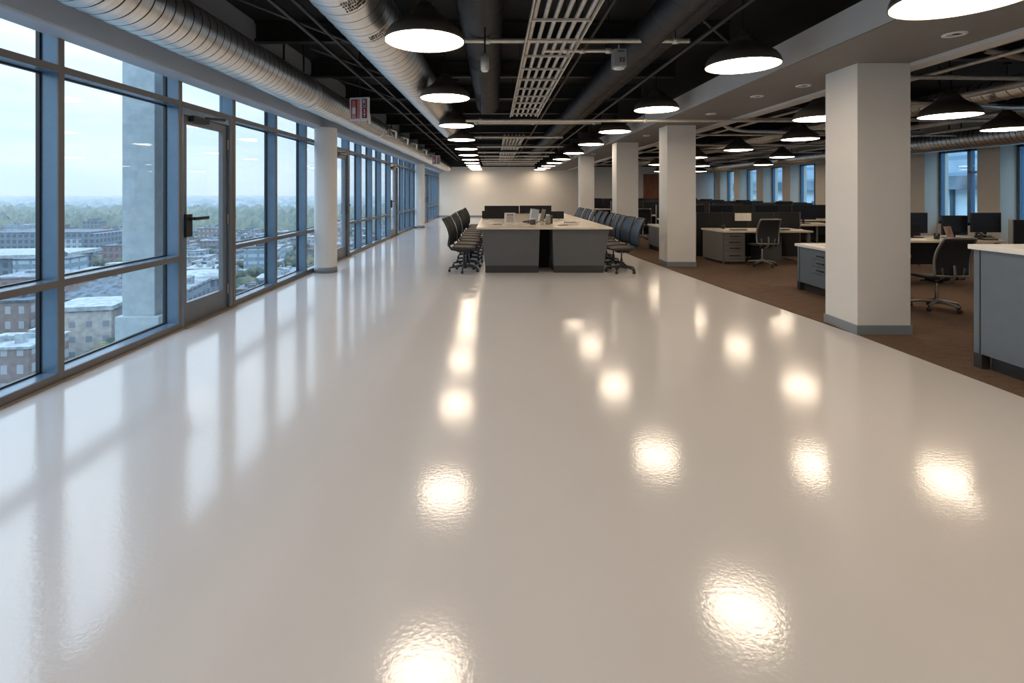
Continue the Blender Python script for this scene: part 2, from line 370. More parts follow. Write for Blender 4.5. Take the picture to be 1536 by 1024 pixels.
for x, y, z, s in lamps:
    k = cnt[s]; cnt[s] += 1
    z_ = round(z, 3)
    where = 'left row of the white aisle' if s == 'left' else 'right row beside the dropped beam'
    lab = (f'black dome pendant lamp, {where}, ' + ('overhead behind the frame edge' if k == -2 else 'just above the frame edge' if k == -1 else 'nearest the camera' if k == 0 else f'{ORD[k]} from the camera'))
    if z_ not in first: first[z_] = make_lamp(lab, (x, y, z), ZC - z); o = first[z_]
    else: o = dup(first[z_], (x, y, z), 0, lab)
    o['group'] = f'pendant lamps in the {s} row'
desk_l = [(6.24, 6.95, 2.5, 'right of the nearest square column'), (6.3, 10.45, 2.55, 'large one left of the nearest square column'), (6.3, 13.1, 2.55, 'over the drawer desk'), (6.3, 15.9, 2.55, 'half hidden behind the second column'), (6.4, 19.9, 2.55, 'between the second and third columns'),
          (4.72, 7.35, 2.52, 'touching the left edge of the nearest square column'), (8.9, 8.8, 2.55, 'at the right frame edge'), (8.9, 15.7, 2.55, 'in front of the far windows'), (8.5, 20.9, 2.55, 'just right of the second column'), (8.6, 26.2, 2.55, 'before the wood panel'), (10.6, 26.2, 2.55, 'in the far right corner'), (8.9, 12.2, 2.55, 'hidden by the nearest square column'), (6.3, 3.2, 2.55, 'outside the frame on the right'), (9.0, 4.5, 2.55, 'far outside the frame on the right'), (6.4, 24, 2.55, 'far back in the desk area'), (10.6, 20, 2.55, 'close to the far windows')]
for x, y, z, s in desk_l:
    z_ = round(z, 3); lab = f'black dome lamp over the desks, {s}'
    if z_ not in first: first[z_] = make_lamp(lab, (x, y, z), ZC - z); o = first[z_]
    else: o = dup(first[z_], (x, y, z), 0, lab)
    o['group'] = 'pendant lamps over the desk area'

# ------------------------------------------------------------------ ducts
def duct(x, z, r, y0, y1, label, pitch=.12, mt=GALV, x1=None, name='spiral_duct', ridge=.006, capm=None):
    x1 = x if x1 is None else x1
    t = thing(name, label, 'duct', (0, 0, 0))
    prof = []; y = y0
    while y < y1:
        prof += [(r, y), (r, y+pitch-.030), (r+ridge, y+pitch-.022), (r+ridge, y+pitch-.012), (r-.004, y+pitch-.005)]; y += pitch
    n = 48; vs = []; fs = []
    for rr, yy in prof:
        xx = x + (x1-x)*(yy-y0)/(y1-y0)
        for k in range(n):
            a = 2*math.pi*k/n; vs.append((xx+rr*math.cos(a), yy + .045*math.sin(a), z+rr*math.sin(a)))
    for i in range(len(prof)-1):
        for k in range(n): fs.append((i*n+k, (i+1)*n+k, (i+1)*n+(k+1)%n, i*n+(k+1)%n))
    m = MB(); m.add(vs, fs, True)
    for q in range(len(fs)):
        if (q // n) % 5 in (2, 3, 4): m.mi[q] = 1
    m.add(vs[:n], [tuple(range(n))]); m.add(vs[-n:], [tuple(range(n))])
    m.build('duct_pipe', [mt, SEAM if mt is GALV else mt], t)
    yy = y0 + 1.2
    while yy < y1:
        xx = x + (x1-x)*(yy-y0)/(y1-y0)
        MB().box((xx-r*.6, yy, z+r*.85), (xx-r*.6+.02, yy+.02, ZC)).box((xx+r*.6, yy, z+r*.85), (xx+r*.6+.02, yy+.02, ZC)).build('hanger', BLACKM, t)
        yy += 3.6
    return t
d1 = duct(-2.75, 2.906, .226, -1.5, 29.4, 'silver spiral duct running along the window wall beneath the ceiling')
# joint bands + flexible branch at the far half of the window duct
for y in (2.9, 7.2, 7.35, 11.5, 15.8):
    MB().lathe([(.228, y), (.243, y+.005), (.243, y+.07), (.228, y+.075)], 48, (-2.75, 0, 2.906), 'Y').build('joint_band', GALV, d1)
for y in (9.2, 11.9, 13.6, 15.2, 17.5, 19.4):
    b = MB(); b.box((-2.56, y, 2.80), (-2.48, y+.28, 2.94)); b.tube([(-2.6, y+.3, 3.0), (-2.42, y+.55, 2.96), (-2.5, y+.9, 2.85)], .03); b.build('damper_box', PIPE, d1)
d2 = duct(-1.30, 3.15, .287, -1.5, 13.1, 'large silver spiral duct ending midway above the aisle, left of the lamps', pitch=.18, x1=-1.13, ridge=.007)
for q in range(2):
    st = MB(); yc = (3.98, 4.75)[q]; xx = -1.30 + .17*(yc+1.5)/14.6
    random.seed(q+3)
    for row in range(4 if q == 0 else 3):
        for k in range(9 if row < 3 else 5):
            a = R(-74 + k*3.9 + random.uniform(-.6, .6)); y = yc - row*.05 + random.uniform(-.004, .004)
            rr = .2905+.0015; da = R(random.uniform(.9, 1.7)); dy = random.uniform(.009, .019)
            ps = []
            for (aa, yy) in ((a-da, y-dy), (a+da, y-dy), (a+da, y+dy), (a-da, y+dy)): ps.append((xx+rr*math.cos(aa), yy, 3.15+rr*math.sin(aa)))
            st.add(ps + [(p[0], p[1], p[2]+.004) for p in ps], [(0,1,2,3), (4,7,6,5)])
    st.build('printed_stamp', PLAST, d2, fix=False)
duct(1.72, 3.22, .17, -1, 29, 'black painted round duct above the right half of the aisle', mt=BLACKM, name='painted_duct', pitch=.5, ridge=.004)
duct(2.18, 3.42, .13, -1, 29, 'black painted round duct next to the dropped beam', mt=BLACKM, name='painted_duct', pitch=.5, ridge=.004)
duct(-.15, 3.38, .24, -1, 11, 'black painted round duct left of the conduit rack', mt=BLACKM, name='painted_duct', pitch=.5, ridge=.004)
duct(11.45, 2.76, .25, -3, 29.5, 'silver spiral duct above the far right windows')
duct(8.0, 3.08, .17, -3, 29.5, 'thin silver spiral duct over the middle of the desk area', pitch=.2)
# conduit rack: long parallel conduits
def rack(y0, y1, label, x0=.33, x1=.90, z=3.05, n=6):
    t = thing('conduit_rack', label, 'conduits', (0, 0, 0), group='conduit racks above the aisle')
    for k in range(n):
        x = x0 + .04 + (x1-x0-.08)*k/(n-1)
        MB().tube([(x, y0, z+.03), (x, y1, z+.03)], .022, 10).build('conduit', PIPE, t)
    for x in (x0, x1): MB().box((x-.008, y0, z-.012), (x+.008, y1, z+.03)).build('side_rail', PIPE, t)
    y = y0+.1
    while y < y1:
        MB().box((x0, y, z-.012), (x1, y+.03, z+.012)).build('rung', PIPE, t); y += .62
    y = y0+.5
    while y < y1:
        MB().tube([(x0, y, z), (x0, y, ZC)], .006, 6).tube([(x1, y, z), (x1, y, ZC)], .006, 6).build('hanger_rod', BLACKM, t); y += 2.4
rack(-1, 10.7, 'rack of parallel steel conduits overhead, nearest and longest')
rack(14.3, 19.0, 'short rack of steel conduits overhead, middle one', .25, .85)
rack(20.4, 26.0, 'rack of steel conduits overhead, farthest one', .22, .85)
# transverse conduits
def xpipe(y, x0, x1, z, r, label, m=PIPE, cat='pipe', name='ceiling_pipe'):
    t = thing(name, label, cat, (0, y, z), group='transverse ceiling pipes')
    MB().tube([(x0, 0, 0), (x1, 0, 0)], r, 12).build('pipe', m, t)
    for x in (x0+.25, (x0+x1)/2, x1-.15):
        MB().lathe([(r, -.03), (r+.012, -.03), (r+.012, .03), (r, .03)], 12, (x, 0, 0), 'X').build('coupling', m, t)
        MB().tube([(x, 0, 0), (x, 0, ZC-z)], .006, 6).build('hanger_rod', BLACKM, t)
xpipe(5.55, -.33, 2.13, 3.115, .026, 'steel pipe crossing above the aisle, first from the camera, with capped right end')
xpipe(5.75, .55, 1.44, 3.06, .02, 'short steel pipe just below the first crossing pipe, feeding the hanging box')
xpipe(8.8, -.5, 5.7, 2.70, .026, 'long steel pipe crossing beneath the dropped beam in front of the second column')
pz = [(11.2, 2.35), (14.1, 1.9), (17.0, 2.3), (19.4, 2.3), (21.4, 2.3), (23.2, 2.2), (24.8, 2.2), (26.4, 2.2), (28.0, 2.2)]
for i, (y, xe) in enumerate(pz):
    xpipe(y, -.65, xe, 3.0, .035, f'steel pipe crossing above the aisle, {ORD[i]} behind the long beam pipe' if i else 'steel pipe crossing above the aisle, nearest behind the long beam pipe')
# black joists
jy = [.5, 2.6, 4.6, 6.6, 8.6, 10.6, 12.6, 14.6, 16.6, 18.6, 20.6, 22.6, 24.6, 26.6, 28.4]
for i, y in enumerate(jy):
    m = MB(); m.box((-3.13, y, 3.42), (3.08, y+.12, 3.46)); m.box((-3.13, y, 3.66), (3.08, y+.12, ZC))
    m.box((-3.13, y+.05, 3.46), (3.08, y+.07, 3.66))
    tag(m.build('ceiling_beam', BLACKM), f'black steel beam across the ceiling above the aisle, {ORD[i]} from the camera', 'beam', 'black ceiling beams above the aisle')
for i, (x, z) in enumerate(((-2.1, 3.25), (-1.95, 3.32), (1.15, 3.3), (2.2, 3.1))):
    tag(MB().tube([(x, -1, z), (x, 29.4, z)], .022, 8).build('sprinkler_pipe', BLACKM), ['thin black pipe running lengthwise, nearest the window duct', 'thin black pipe beside the large spiral duct', 'thin black pipe just right of the conduit rack', 'thin black pipe beside the dropped beam'][i], 'pipe', 'black lengthwise pipes')
for i, (x, y) in enumerate(((-2.3, 5.6), (-2.12, 7.6), (-2.4, 9.4), (2.8, 6.2), (-2.2, 3.5))):
    tag(MB().tube([(x-.5, y-.4, 3.5), (x+.55, y+.6, 3.28)], .016, 8).build('brace_rod', mat('grey_painted_rod', (.06, .06, .065), .5)), ['dark slanted brace rod above the exit sign', 'dark slanted brace rod behind the exit sign', 'dark slanted brace rod deep above the window duct', 'dark slanted brace rod above the dropped beam edge', 'dark slanted brace rod nearest above the window duct'][i], 'rod')
# hanging box and small cylinder
t = thing('hanging_control_box', 'grey metal box with two small dark vents hanging below pipes', 'box', (1.385, 5.65, 2.84))
MB().box((-.072, -.07, -.0), (.072, .07, .2)).build('housing', mat('box_grey', (.40, .40, .38), .4, metal=.3), t, bevel=.012)
MB().lathe([(.03, -.02), (.062, -.012), (.062, .0)], 20).lathe([(.001, -.02), (.03, -.02)], 20).build('lens', SIGNW, t)
m = MB()
for ix in (0, 1):
    for iz in range(4): m.box((-.008+ix*.034, -.074, .05+iz*.014), (.014+ix*.034, -.069, .059+iz*.014))
m.build('vent_slot', PLAST, t); MB().box((-.03, -.073, .165), (.045, -.069, .175)).build('slot_line', PLAST, t)
MB().tube([(0, 0, .2), (0, 0, .26)], .01).build('stem', PIPE, t)
t = thing('hanging_sensor', 'small pale cylinder sensor hanging right of the nearest lamp', 'sensor', (-.1, 5.2, 2.70))
MB().lathe([(.001, .0), (.036, .0), (.043, .02), (.043, .17), (.001, .17)], 24).build('body', mat('sensor_white', (.5, .5, .48), .4), t)
MB().lathe([(.03, -.008), (.036, .0)], 24).lathe([(.001, -.008), (.03, -.008)], 24).build('lens', SIGNW, t)
MB().tube([(0, 0, .17), (0, 0, .99)], .009).build('stem', PLAST, t)
# exit signs
def sign(loc, rz, label):
    t = thing('exit_sign', label, 'sign', loc, rz, group='hanging red and white signs')
    MB().box((-.16, -.03, 0), (.16, .03, .36)).build('sign_box', SIGNW, t, bevel=.006)
    MB().box((-.135, -.034, .03), (.015, -.030, .33)).build('red_panel', RED, t)
    m = MB(); m.box((-.112, -.037, .095), (-.055, -.034, .205)); m.box((-.118, -.037, .045), (-.05, -.034, .058)); m.box((-.118, -.037, .07), (-.05, -.034, .078)); m.box((-.112, -.037, .22), (-.055, -.034, .228)); m.build('panel_mark', SIGNW, t)
    m = MB(); m.box((-.025, -.037, .035), (.012, -.034, .325)); m.box((-.108, -.037, .24), (-.06, -.034, .31)); m.build('faded_strip', PINK, t)
    MB().box((.058, -.034, .03), (.142, -.030, .33)).build('red_strip', mat('sign_dark_red', (.25, .015, .03), .5), t)
    # E X I T down the strip
    m = MB(); u = .016
    def ch(rows, cx, zt, s):
        for r_, row in enumerate(rows):
            for c_, q in enumerate(row):
                if q == '#': m.box((cx+(c_-2.5)*s, -.037, zt-(r_+1)*s), (cx+(c_-1.5)*s, -.034, zt-r_*s))
    for g, zt in (('#####|#....|####.|#....|#####', .315), ('#...#|.#.#.|..#..|.#.#.|#...#', .243), ('.###.|..#..|..#..|..#..|.###.', .171), ('#####|..#..|..#..|..#..|..#..', .099)):
        ch(g.split('|'), .1, zt, .0105)
    m.build('lettering', SIGNW, t)
    MB().tube([(0, 0, .36), (0, 0, ZC-loc[2])], .01).build('stem', BLACKM, t)
sign((-2.13, 8.0, 2.59), R(-14), 'red and white exit sign hanging in front of the window duct, nearer one')
sign((-2.31, 20, 2.56), R(-14), 'tiny red and white exit sign near the end wall, farther one')
# recessed speakers on beam
for i, (x, y) in enumerate(((3.84, 4.23), (3.82, 6.27), (3.60, 6.95), (3.63, 8.5), (3.52, 11.75), (3.5, 13.6), (3.4, 17.4))):
    t = thing('recessed_fitting', f'small round white ceiling fitting under the dropped beam, {ORD[i]} from the camera', 'ceiling fitting', (x, y, 2.775), group='round fittings under the dropped beam')
    MB().lathe([(.085, 0), (.085, -.008), (.06, -.012), (.055, -.004)], 24).build('trim_ring', SIGNW, t)
    MB().lathe([(.001, -.012), (.03, -.010), (.035, -.002)], 20).build('center_cap', BLACKM, t)
    MB().box((-.05, -.006, -.012), (.05, .006, -.006)).build('cross_bar', SIGNW, t)
# services over the desk area
long_c = [(4.75, 2.86, .03, 0), (4.85, 2.95, .022, 0), (5.45, 2.93, .025, 0), (5.55, 2.95, .02, 0), (7.0, 2.9, .05, 0), (9.6, 2.95, .06, 0), (10.3, 2.85, .035, 0)]
labs = ['beside the dropped beam, lowest', 'beside the dropped beam, thinner', 'thick one of the pair over the first desks', 'thin one of the pair over the first desks', 'over the middle desks', 'wide one toward the far windows', 'closest to the far right duct']
for (x, z, r, _), lb in zip(long_c, labs):
    tag(MB().tube([(x, -3, z), (x, 29.5, z)], r, 12).build('service_pipe', PIPE), f'lengthwise grey pipe over the desks, {lb}', 'pipe', 'lengthwise pipes over the desks')
for i, y in enumerate((5.9, 9.3, 11.8, 14.3, 16.8, 19.3, 21.8, 24.3, 26.8)):
    tag(MB().tube([(4.45, y, 2.80), (11.1, y+.4, 2.83)], .026+.008*(i % 2), 10).build('cross_pipe', PIPE), f'crosswise grey pipe over the desk area, {ORD[i]} from the camera', 'pipe', 'crosswise pipes over the desks')
hoses = [[(5.2, 8.5, 3.3), (6.2, 8.2, 2.98), (7.4, 8.0, 2.84), (8.6, 8.2, 2.84), (9.6, 8.4, 3.0), (10.8, 8.6, 2.9)], [(4.6, 11, 3.2), (5.4, 11.5, 2.9), (6.6, 11.8, 2.88), (7.7, 11.7, 2.85)], [(4.6, 16, 3.1), (6, 16.2, 2.8), (8, 15.6, 2.82), (9.5, 15.5, 3)], [(4.6, 21, 3.1), (6, 20.5, 2.85), (8, 20.6, 2.8), (9.5, 20.5, 3)], [(6.0, 6.2, 3.2), (6.7, 6.0, 3.0), (7.2, 5.8, 3.02), (7.6, 5.9, 3.1)]]
hl = ['arching across the near desks', 'over the drawer desk', 'in the middle of the desk area', 'far back near the wood panel', 'short one above the monitors']
def smooth_path(p, k=6):
    p = [Vector(q) for q in p]; out = []
    for i in range(len(p)-1):
        a, b, c, d = p[max(i-1, 0)], p[i], p[i+1], p[min(i+2, len(p)-1)]
        for j in range(k):
            t = j/k; out.append(.5*((2*b)+(c-a)*t+(2*a-5*b+4*c-d)*t*t+(-a+3*b-3*c+d)*t**3))
    return out + [p[-1]]
for h_, lb in zip(hoses, hl):
    tag(MB().tube(smooth_path(h_), .045, 10).build('flexible_hose', GALV), f'pale flexible duct hose {lb}', 'hose')
for i, y in enumerate((3, 7, 11, 15, 19, 23, 27)):
    m = MB(); m.box((4.4, y, 3.3), (XR-.4, y+.14, 3.34)); m.box((4.4, y+.06, 3.34), (XR-.4, y+.08, ZC)); tag(m.build('ceiling_beam', BLACKM), f'black steel beam over the desk area, {ORD[i]} from the camera', 'beam', 'black beams over the desks')
# ------------------------------------------------------------------ office chairs
def make_chair(label, loc, rz, style, scale=1.0):
    t = thing('office_chair', label, 'chair', loc, rz); t.scale = (scale,)*3
    # faces -Y locally; back at +Y
    fm = SILV if style == 'silver' else PLAST
    hub = MB()
    for k in range(5):
        a = R(90+72*k+18); c, s = math.cos(a), math.sin(a)
        hub.tube([(0, 0, .115), (.16*c, .16*s, .10), (.28*c, .28*s, .075)], [.024, .02, .014], 8)
    hub.lathe([(.001, .15), (.035, .15), (.04, .13), (.035, .08), (.001, .08)], 16)
    base = hub.build('star_base', fm if style == 'silver' else PLAST, t)
    cm = MB(); cm.lathe([(.001, -.022), (.022, -.022), (.028, -.014), (.028, .014), (.022, .022), (.001, .022)], 14, (0, 0, .028), 'X'); cm.tube([(0, 0, .04), (0, 0, .078)], .008, 6)
    for k in range(5):
        a = R(90+72*k+18); o = cm.build('caster', PLAST, base, (.28*math.cos(a), .28*math.sin(a), 0), a) if k == 0 else None
        if k == 0: c0 = o
        else:
            o = c0.copy(); COL.objects.link(o); o.parent = base; o.location = (.28*math.cos(a), .28*math.sin(a), 0); o.rotation_euler = (0, 0, a)
    MB().tube([(0, 0, .13), (0, 0, .26)], .024, 12).tube([(0, 0, .25), (0, 0, .40)], .014, 12).build('gas_lift', CHROME if style == 'silver' else PLAST, t)
    m = MB(); m.box((-.09, -.10, .375), (.09, .12, .43)); m.tube([(.09, -.02, .40), (.20, -.03, .385)], .009, 6); m.tube([(-.09, .03, .40), (-.20, .03, .385)], .009, 6)
    m.build('tilt_mechanism', PLAST, t, bevel=.0)
    # seat cushion
    sm = MB(); pts = []; nx, ny = 9, 10
    for j in range(ny):
        for i in range(nx):
            u, v = i/(nx-1)*2-1, j/(ny-1)*2-1
            x = .24*u*(1-.10*abs(v)**3); y = -.235 + .24*v*(1-.08*abs(u)**3) + .22
            z = .475 + .018*(u*u) - .022*max(0, -v)**2 + .01*max(0, v)**2 - .02*max(abs(u), abs(v))**8
            pts.append((x, y, z))
    top = pts; bot = [(x*.93, y*.96, .435) for x, y, z in pts]
    fs = []
    for j in range(ny-1):
        for i in range(nx-1):
            a = j*nx+i; fs.append((a, a+1, a+nx+1, a+nx)); fs.append((a+nx*ny, a+nx+nx*ny, a+nx+1+nx*ny, a+1+nx*ny))
    per = [i for i in range(nx)] + [j*nx+nx-1 for j in range(1, ny)] + [(ny-1)*nx+i for i in range(nx-2, -1, -1)] + [j*nx for j in range(ny-2, 0, -1)]
    for a, b in zip(per, per[1:]+per[:1]): fs.append((a, b, b+nx*ny, a+nx*ny))
    sm.add(top+bot, fs, True); sm.build('seat', SEATF, t)
    # backrest shell: curved
    def bp(u, v):
        w_ = (.215 - .02*v + .015*math.sin(v*math.pi)) * 1.0
        z = .50 + .50*v; y = .235 + .035*math.sin((v-.1)*math.pi*1.0)*-1 + .10*v*v + .05*v - .035*(1-u*u)*-1*.6
        return Vector((w_*u, y, z))
    ny, nx = 12, 9; fv = []; bv = []
    for j in range(ny):
        for i in range(nx):
            p = bp(i/(nx-1)*2-1, j/(ny-1)); fv.append(p); bv.append(p+Vector((0, .014, 0)))
    fs = []
    for j in range(ny-1):
        for i in range(nx-1):
            a = j*nx+i; fs.append((a, a+1, a+nx+1, a+nx)); fs.append((a+nx*ny, a+nx+nx*ny, a+nx+1+nx*ny, a+1+nx*ny))
    per = [i for i in range(nx)] + [j*nx+nx-1 for j in range(1, ny)] + [(ny-1)*nx+i for i in range(nx-2, -1, -1)] + [j*nx for j in range(ny-2, 0, -1)]
    for a, b in zip(per, per[1:]+per[:1]): fs.append((a, b, b+nx*ny, a+nx*ny))
    bk = MB(); bk.add(fv+bv, fs, True); bk.build('backrest', MESHLIT if style == 'black' else FABB, t)
    loop = [bp(-1, j/11)+Vector((0, .007, 0)) for j in range(12)] + [bp(i/6*2-1, 1)+Vector((0, .007, .006)) for i in range(1, 6)] + [bp(1, 1-j/11)+Vector((0, .007, 0)) for j in range(12)] + [bp(1-i/6*2, 0)+Vector((0, .007, -.006)) for i in range(1, 7)]
    MB().tube(loop, .017 if style == 'silver' else .014, 8).build('back_frame', fm, t)
    m = MB(); m.tube([(0, .10, .40), (0, .24, .42), (0, .30, .50), (0, .285, .64)], [.026, .024, .02, .016], 8)
    if style == 'silver': m.tube([(-.10, .12, .41), (-.12, .26, .47), (-.14, .27, .60)], .014, 8); m.tube([(.10, .12, .41), (.12, .26, .47), (.14, .27, .60)], .014, 8)
    m.build('back_support', fm, t)
    return t
NB = 11
chL = None
for i in range(NB):
    y = 9.35 + i*.64
    lab = 'black office chair on the window side of the long bench, ' + ('nearest the camera' if i == 0 else f'{ORD[i]} from the camera')
    rz = R(90) + random.uniform(-.06, .06) - (.08 if i == 0 else 0)
    loc = (-.545 + random.uniform(-.03, .03), y, 0)
    if chL is None: chL = make_chair(lab, loc, rz, 'dark', .97); o = chL
    else: o = dup(chL, loc, rz, lab)
    o['group'] = 'office chairs on the window side of the bench'
for i in range(12):
    y = 9.25 + i*.62
    lab = 'black office chair on the desk-area side of the long bench, ' + ('nearest the camera' if i == 0 else f'{ORD[i]} from the camera')
    loc = (2.33 + random.uniform(-.03, .03), y, 0); rz = R(-90) + random.uniform(-.08, .08) + (.12 if i < 2 else .0)
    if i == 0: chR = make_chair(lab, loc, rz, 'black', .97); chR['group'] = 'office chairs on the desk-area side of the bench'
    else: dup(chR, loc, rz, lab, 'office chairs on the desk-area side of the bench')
# ------------------------------------------------------------------ long bench
tag(MB().box((-.33, 9.12, .79), (2.13, 17.2, .825)).build('bench_worktop', TOPM, bevel=.006), 'long pale worktop of the central bench between two rows of chairs', 'worktop')
def bench_cab(x0, x1, lt, rt, label, y=9.18):
    t = thing('bench_cabinet', label, 'cabinet', (x0, y, 0), group='grey end cabinets of the bench')
    W = x1-x0
    m = MB(); vs = [(lt, 0, .13), (W-rt, 0, .13), (W-rt, .6, .13), (lt, .6, .13), (0, 0, .79), (W, 0, .79), (W, .6, .79), (0, .6, .79)]
    m.add(vs, [(0,3,2,1),(4,5,6,7),(0,1,5,4),(1,2,6,5),(2,3,7,6),(3,0,4,7)]); m.build('body', CABF, t, bevel=.003)
    MB().box((lt+.005, .0, .006), (W-rt-.005, .58, .13)).build('toe_kick', TOE, t)
bench_cab(-.236, .817, .06, .02, 'dark grey end cabinet of the bench, left one')
bench_cab(1.05, 2.08, .02, .10, 'dark grey end cabinet of the bench, right one')
for i, y in enumerate((11.6, 14.3, 16.5)):
    tag(MB().box((.5, y, .006), (1.5, y+.5, .79)).build('bench_pedestal', TOE), f'dark pedestal under the bench worktop, {ORD[i]} behind the end cabinets' if i else 'dark pedestal under the bench worktop, nearest behind the end cabinets', 'cabinet', 'pedestals under the bench')
tag(MB().box((.80, 9.85, .006), (1.07, 10.5, .78)).build('gap_shade_panel', PANEL), 'added black panel standing in for shade between the two bench end cabinets', 'panel')  # dark filler added so the gap between the cabinets reads as deep shade
def screen(x0, x1, y, z0, z1, label):
    t = thing('privacy_screen', label, 'screen', (x0, y, z0), group='black privacy screens on the bench')
    MB().box((0, 0, .012), (x1-x0, .03, z1-z0)).build('panel', PANEL, t, bevel=.004)
    for x in (.1, x1-x0-.14): MB().box((x, -.02, 0), (x+.04, .05, .02)).build('foot', SILV, t)
screen(-.30, .50, 12.0, .825, 1.02, 'low black privacy screen on the bench behind the upright calendar')
screen(1.12, 1.64, 12.0, .825, 1.01, 'low black privacy screen on the right half of the bench')
screen(-.30, .72, 15.0, .825, 1.065, 'black privacy screen far back on the bench, left half')
screen(.74, 1.68, 15.0, .825, 1.07, 'black privacy screen far back on the bench, right half')
# things on the bench
zt = .825
t = thing('desk_calendar', 'white upright calendar stand near the front of the bench', 'calendar', (.31, 10.25, zt), R(4))
m = MB(); m.add([(-.115, -.05, 0), (.115, -.05, 0), (.115, .05, 0), (-.115, .05, 0), (-.11, -.012, .22), (.11, -.012, .22), (.11, .012, .22), (-.11, .012, .22)], [(0,3,2,1),(4,5,6,7),(0,1,5,4),(1,2,6,5),(2,3,7,6),(3,0,4,7)]); m.build('stand', SIGNW, t)
MB().add([(-.075, -.046, .03), (.075, -.046, .03), (.07, -.024, .155), (-.07, -.024, .155), (-.075, -.05, .03), (.075, -.05, .03), (.07, -.028, .155), (-.07, -.028, .155)], [(0,1,2,3), (4,5,6,7), (0,1,5,4), (1,2,6,5), (2,3,7,6), (3,0,4,7)]).build('printed_page', mat('beige_print', (.55, .45, .38), .6, var=.2, vscale=60), t)
MB().add([(-.07, -.026, .165), (.07, -.026, .165), (.067, -.016, .195), (-.067, -.016, .195), (-.07, -.03, .165), (.07, -.03, .165), (.067, -.021, .195), (-.067, -.021, .195)], [(0,1,2,3), (4,5,6,7), (0,1,5,4), (1,2,6,5), (2,3,7,6), (3,0,4,7)]).build('header', BASEB, t)
def jar(x, y, r, h, label, m_=None, lidm=None):
    t = thing('storage_jar', label, 'jar', (x, y, zt))
    MB().lathe([(.001, 0), (r, 0), (r, h*.75), (r*.7, h*.86), (r*.7, h*.9)], 20).build('body', m_ or SILV, t)
    MB().lathe([(r*.74, h*.88), (r*.74, h), (.001, h)], 20).build('lid', lidm or SIGNW, t)
jar(.75, 9.95, .055, .12, 'squat brown jar on the bench right of the papers', mat('amber', (.10, .07, .05), .2), SIGNW)
jar(1.05, 10.0, .05, .20, 'tall glass jar with pale cap on the bench', mat('cloudy', (.35, .36, .33), .15), SIGNW)
jar(.91, 9.8, .03, .075, 'small cream cup on the bench between two jars', mat('cream', (.65, .58, .42), .4), mat('cream', (1, 1, 1)))
jar(1.14, 10.25, .035, .17, 'slim brown bottle on the bench behind the glass jar', mat('amber', (.1, .1, .1)), SILV)
t = thing('tablet_stand', 'silver slanted stand leaning upright on the bench', 'stand', (.78, 10.5, zt), R(-10))
M = Matrix.Rotation(R(-14), 4, 'X') @ Matrix.Rotation(R(8), 4, 'Y')
MB().box((-.09, 0, 0), (.10, .02, .30), M).build('panel', mat('steel_blue', (.30, .34, .40), .3, metal=.5), t, bevel=.004)
MB().box((-.1, -.06, 0), (.11, .10, .015)).build('foot', PLAST, t)
MB().box((-.075, -.006, .03), (-.05, 0, .28), M).build('edge_strip', SIGNW, t)
t = thing('tablet_stand', 'thin dark slanted stand right of the silver one on the bench', 'stand', (1.0, 10.9, zt), R(12))
MB().box((-.03, 0, 0), (.05, .02, .28), Matrix.Rotation(R(12), 4, 'Y')).build('panel', SILV, t); MB().box((-.05, -.05, 0), (.08, .08, .012)).build('foot', PLAST, t)
random.seed(5)
pl = ['left of the calendar', 'in front of the calendar', 'right of the calendar', 'beside the brown jar', 'near the right edge at the front', 'on the right behind the bottles', 'far left by the window-side chairs', 'in the middle behind the cups']
for (x, y, w_, d_), lb in zip([(.02, 10.1, .22, .3), (.32, 9.75, .3, .2), (.52, 10.1, .2, .28), (.62, 9.7, .2, .16), (1.45, 9.8, .3, .22), (1.62, 10.6, .3, .3), (-.1, 11.2, .2, .3), (.9, 11.3, .3, .3)], pl):
    tag(MB().box((-w_/2, -d_/2, 0), (w_/2, d_/2, random.uniform(.006, .03))).build('paper_stack', PAPER, None, (x, y, zt), random.uniform(-.4, .4)), f'pale paper stack on the bench {lb}', 'papers', 'papers on the bench')
for (x, y, s, lb) in ((.10, 9.95, .26, 'brown pen left of the calendar on the bench'), (1.30, 9.65, .2, 'brown pen near the right front of the bench'), (1.5, 10.1, .25, 'brown pen beside the right papers on the bench')):
    tag(MB().tube([(-s/2, 0, .008), (s/2, .02, .008)], .007, 6).build('pen', mat('pen_brown', (.22, .10, .05), .4), None, (x, y, zt+.03 if x > 1.4 else zt), .1), lb, 'pen')
t = thing('stapler_pile', 'dark stapler and clips beside the silver stand on the bench', 'stapler', (.66, 10.35, zt), R(20))
MB().box((-.09, -.02, 0), (.09, .02, .02)).box((-.09, -.018, .03), (.07, .018, .055), Matrix.Rotation(R(-8), 4, 'Y')).build('body', PLAST, t, bevel=.004)
# ------------------------------------------------------------------ side counters along the carpet
def counter(x, y_far, y_near, h, w_, label, pulls=True, m_=CABB):
    t = thing('side_counter', label, 'counter', (x, y_near, .006), group='blue-grey counters at the carpet edge')
    Ln = y_far-y_near
    MB().box((0, 0, .12), (w_, Ln, h-.04)).build('body', m_, t, bevel=.003)
    MB().box((.06, .02, 0), (w_-.03, Ln-.09, .12)).build('toe_kick', TOE, t)
    MB().box((.0, Ln-.07, 0), (.07, Ln-.0, .12)).build('foot', TOE, t)
    MB().box((-.025, -.02, h-.04), (w_+.02, Ln+.03, h)).build('worktop', TOPW, t, bevel=.006)
    MB().box((-.004, Ln-.06, .12), (.0, Ln-.052, h-.045)).build('seam', TOE, t)
    if pulls:
        for z in (h-.14, h-.24, h-.34):
            MB().box((-.018, Ln-.62, z), (-.006, Ln-.47, z+.014)).build('drawer_pull', PLAST, t)
            MB().box((-.003, Ln-.75, z-.045), (0, Ln-.34, z-.041)).build('drawer_gap', TOE, t)
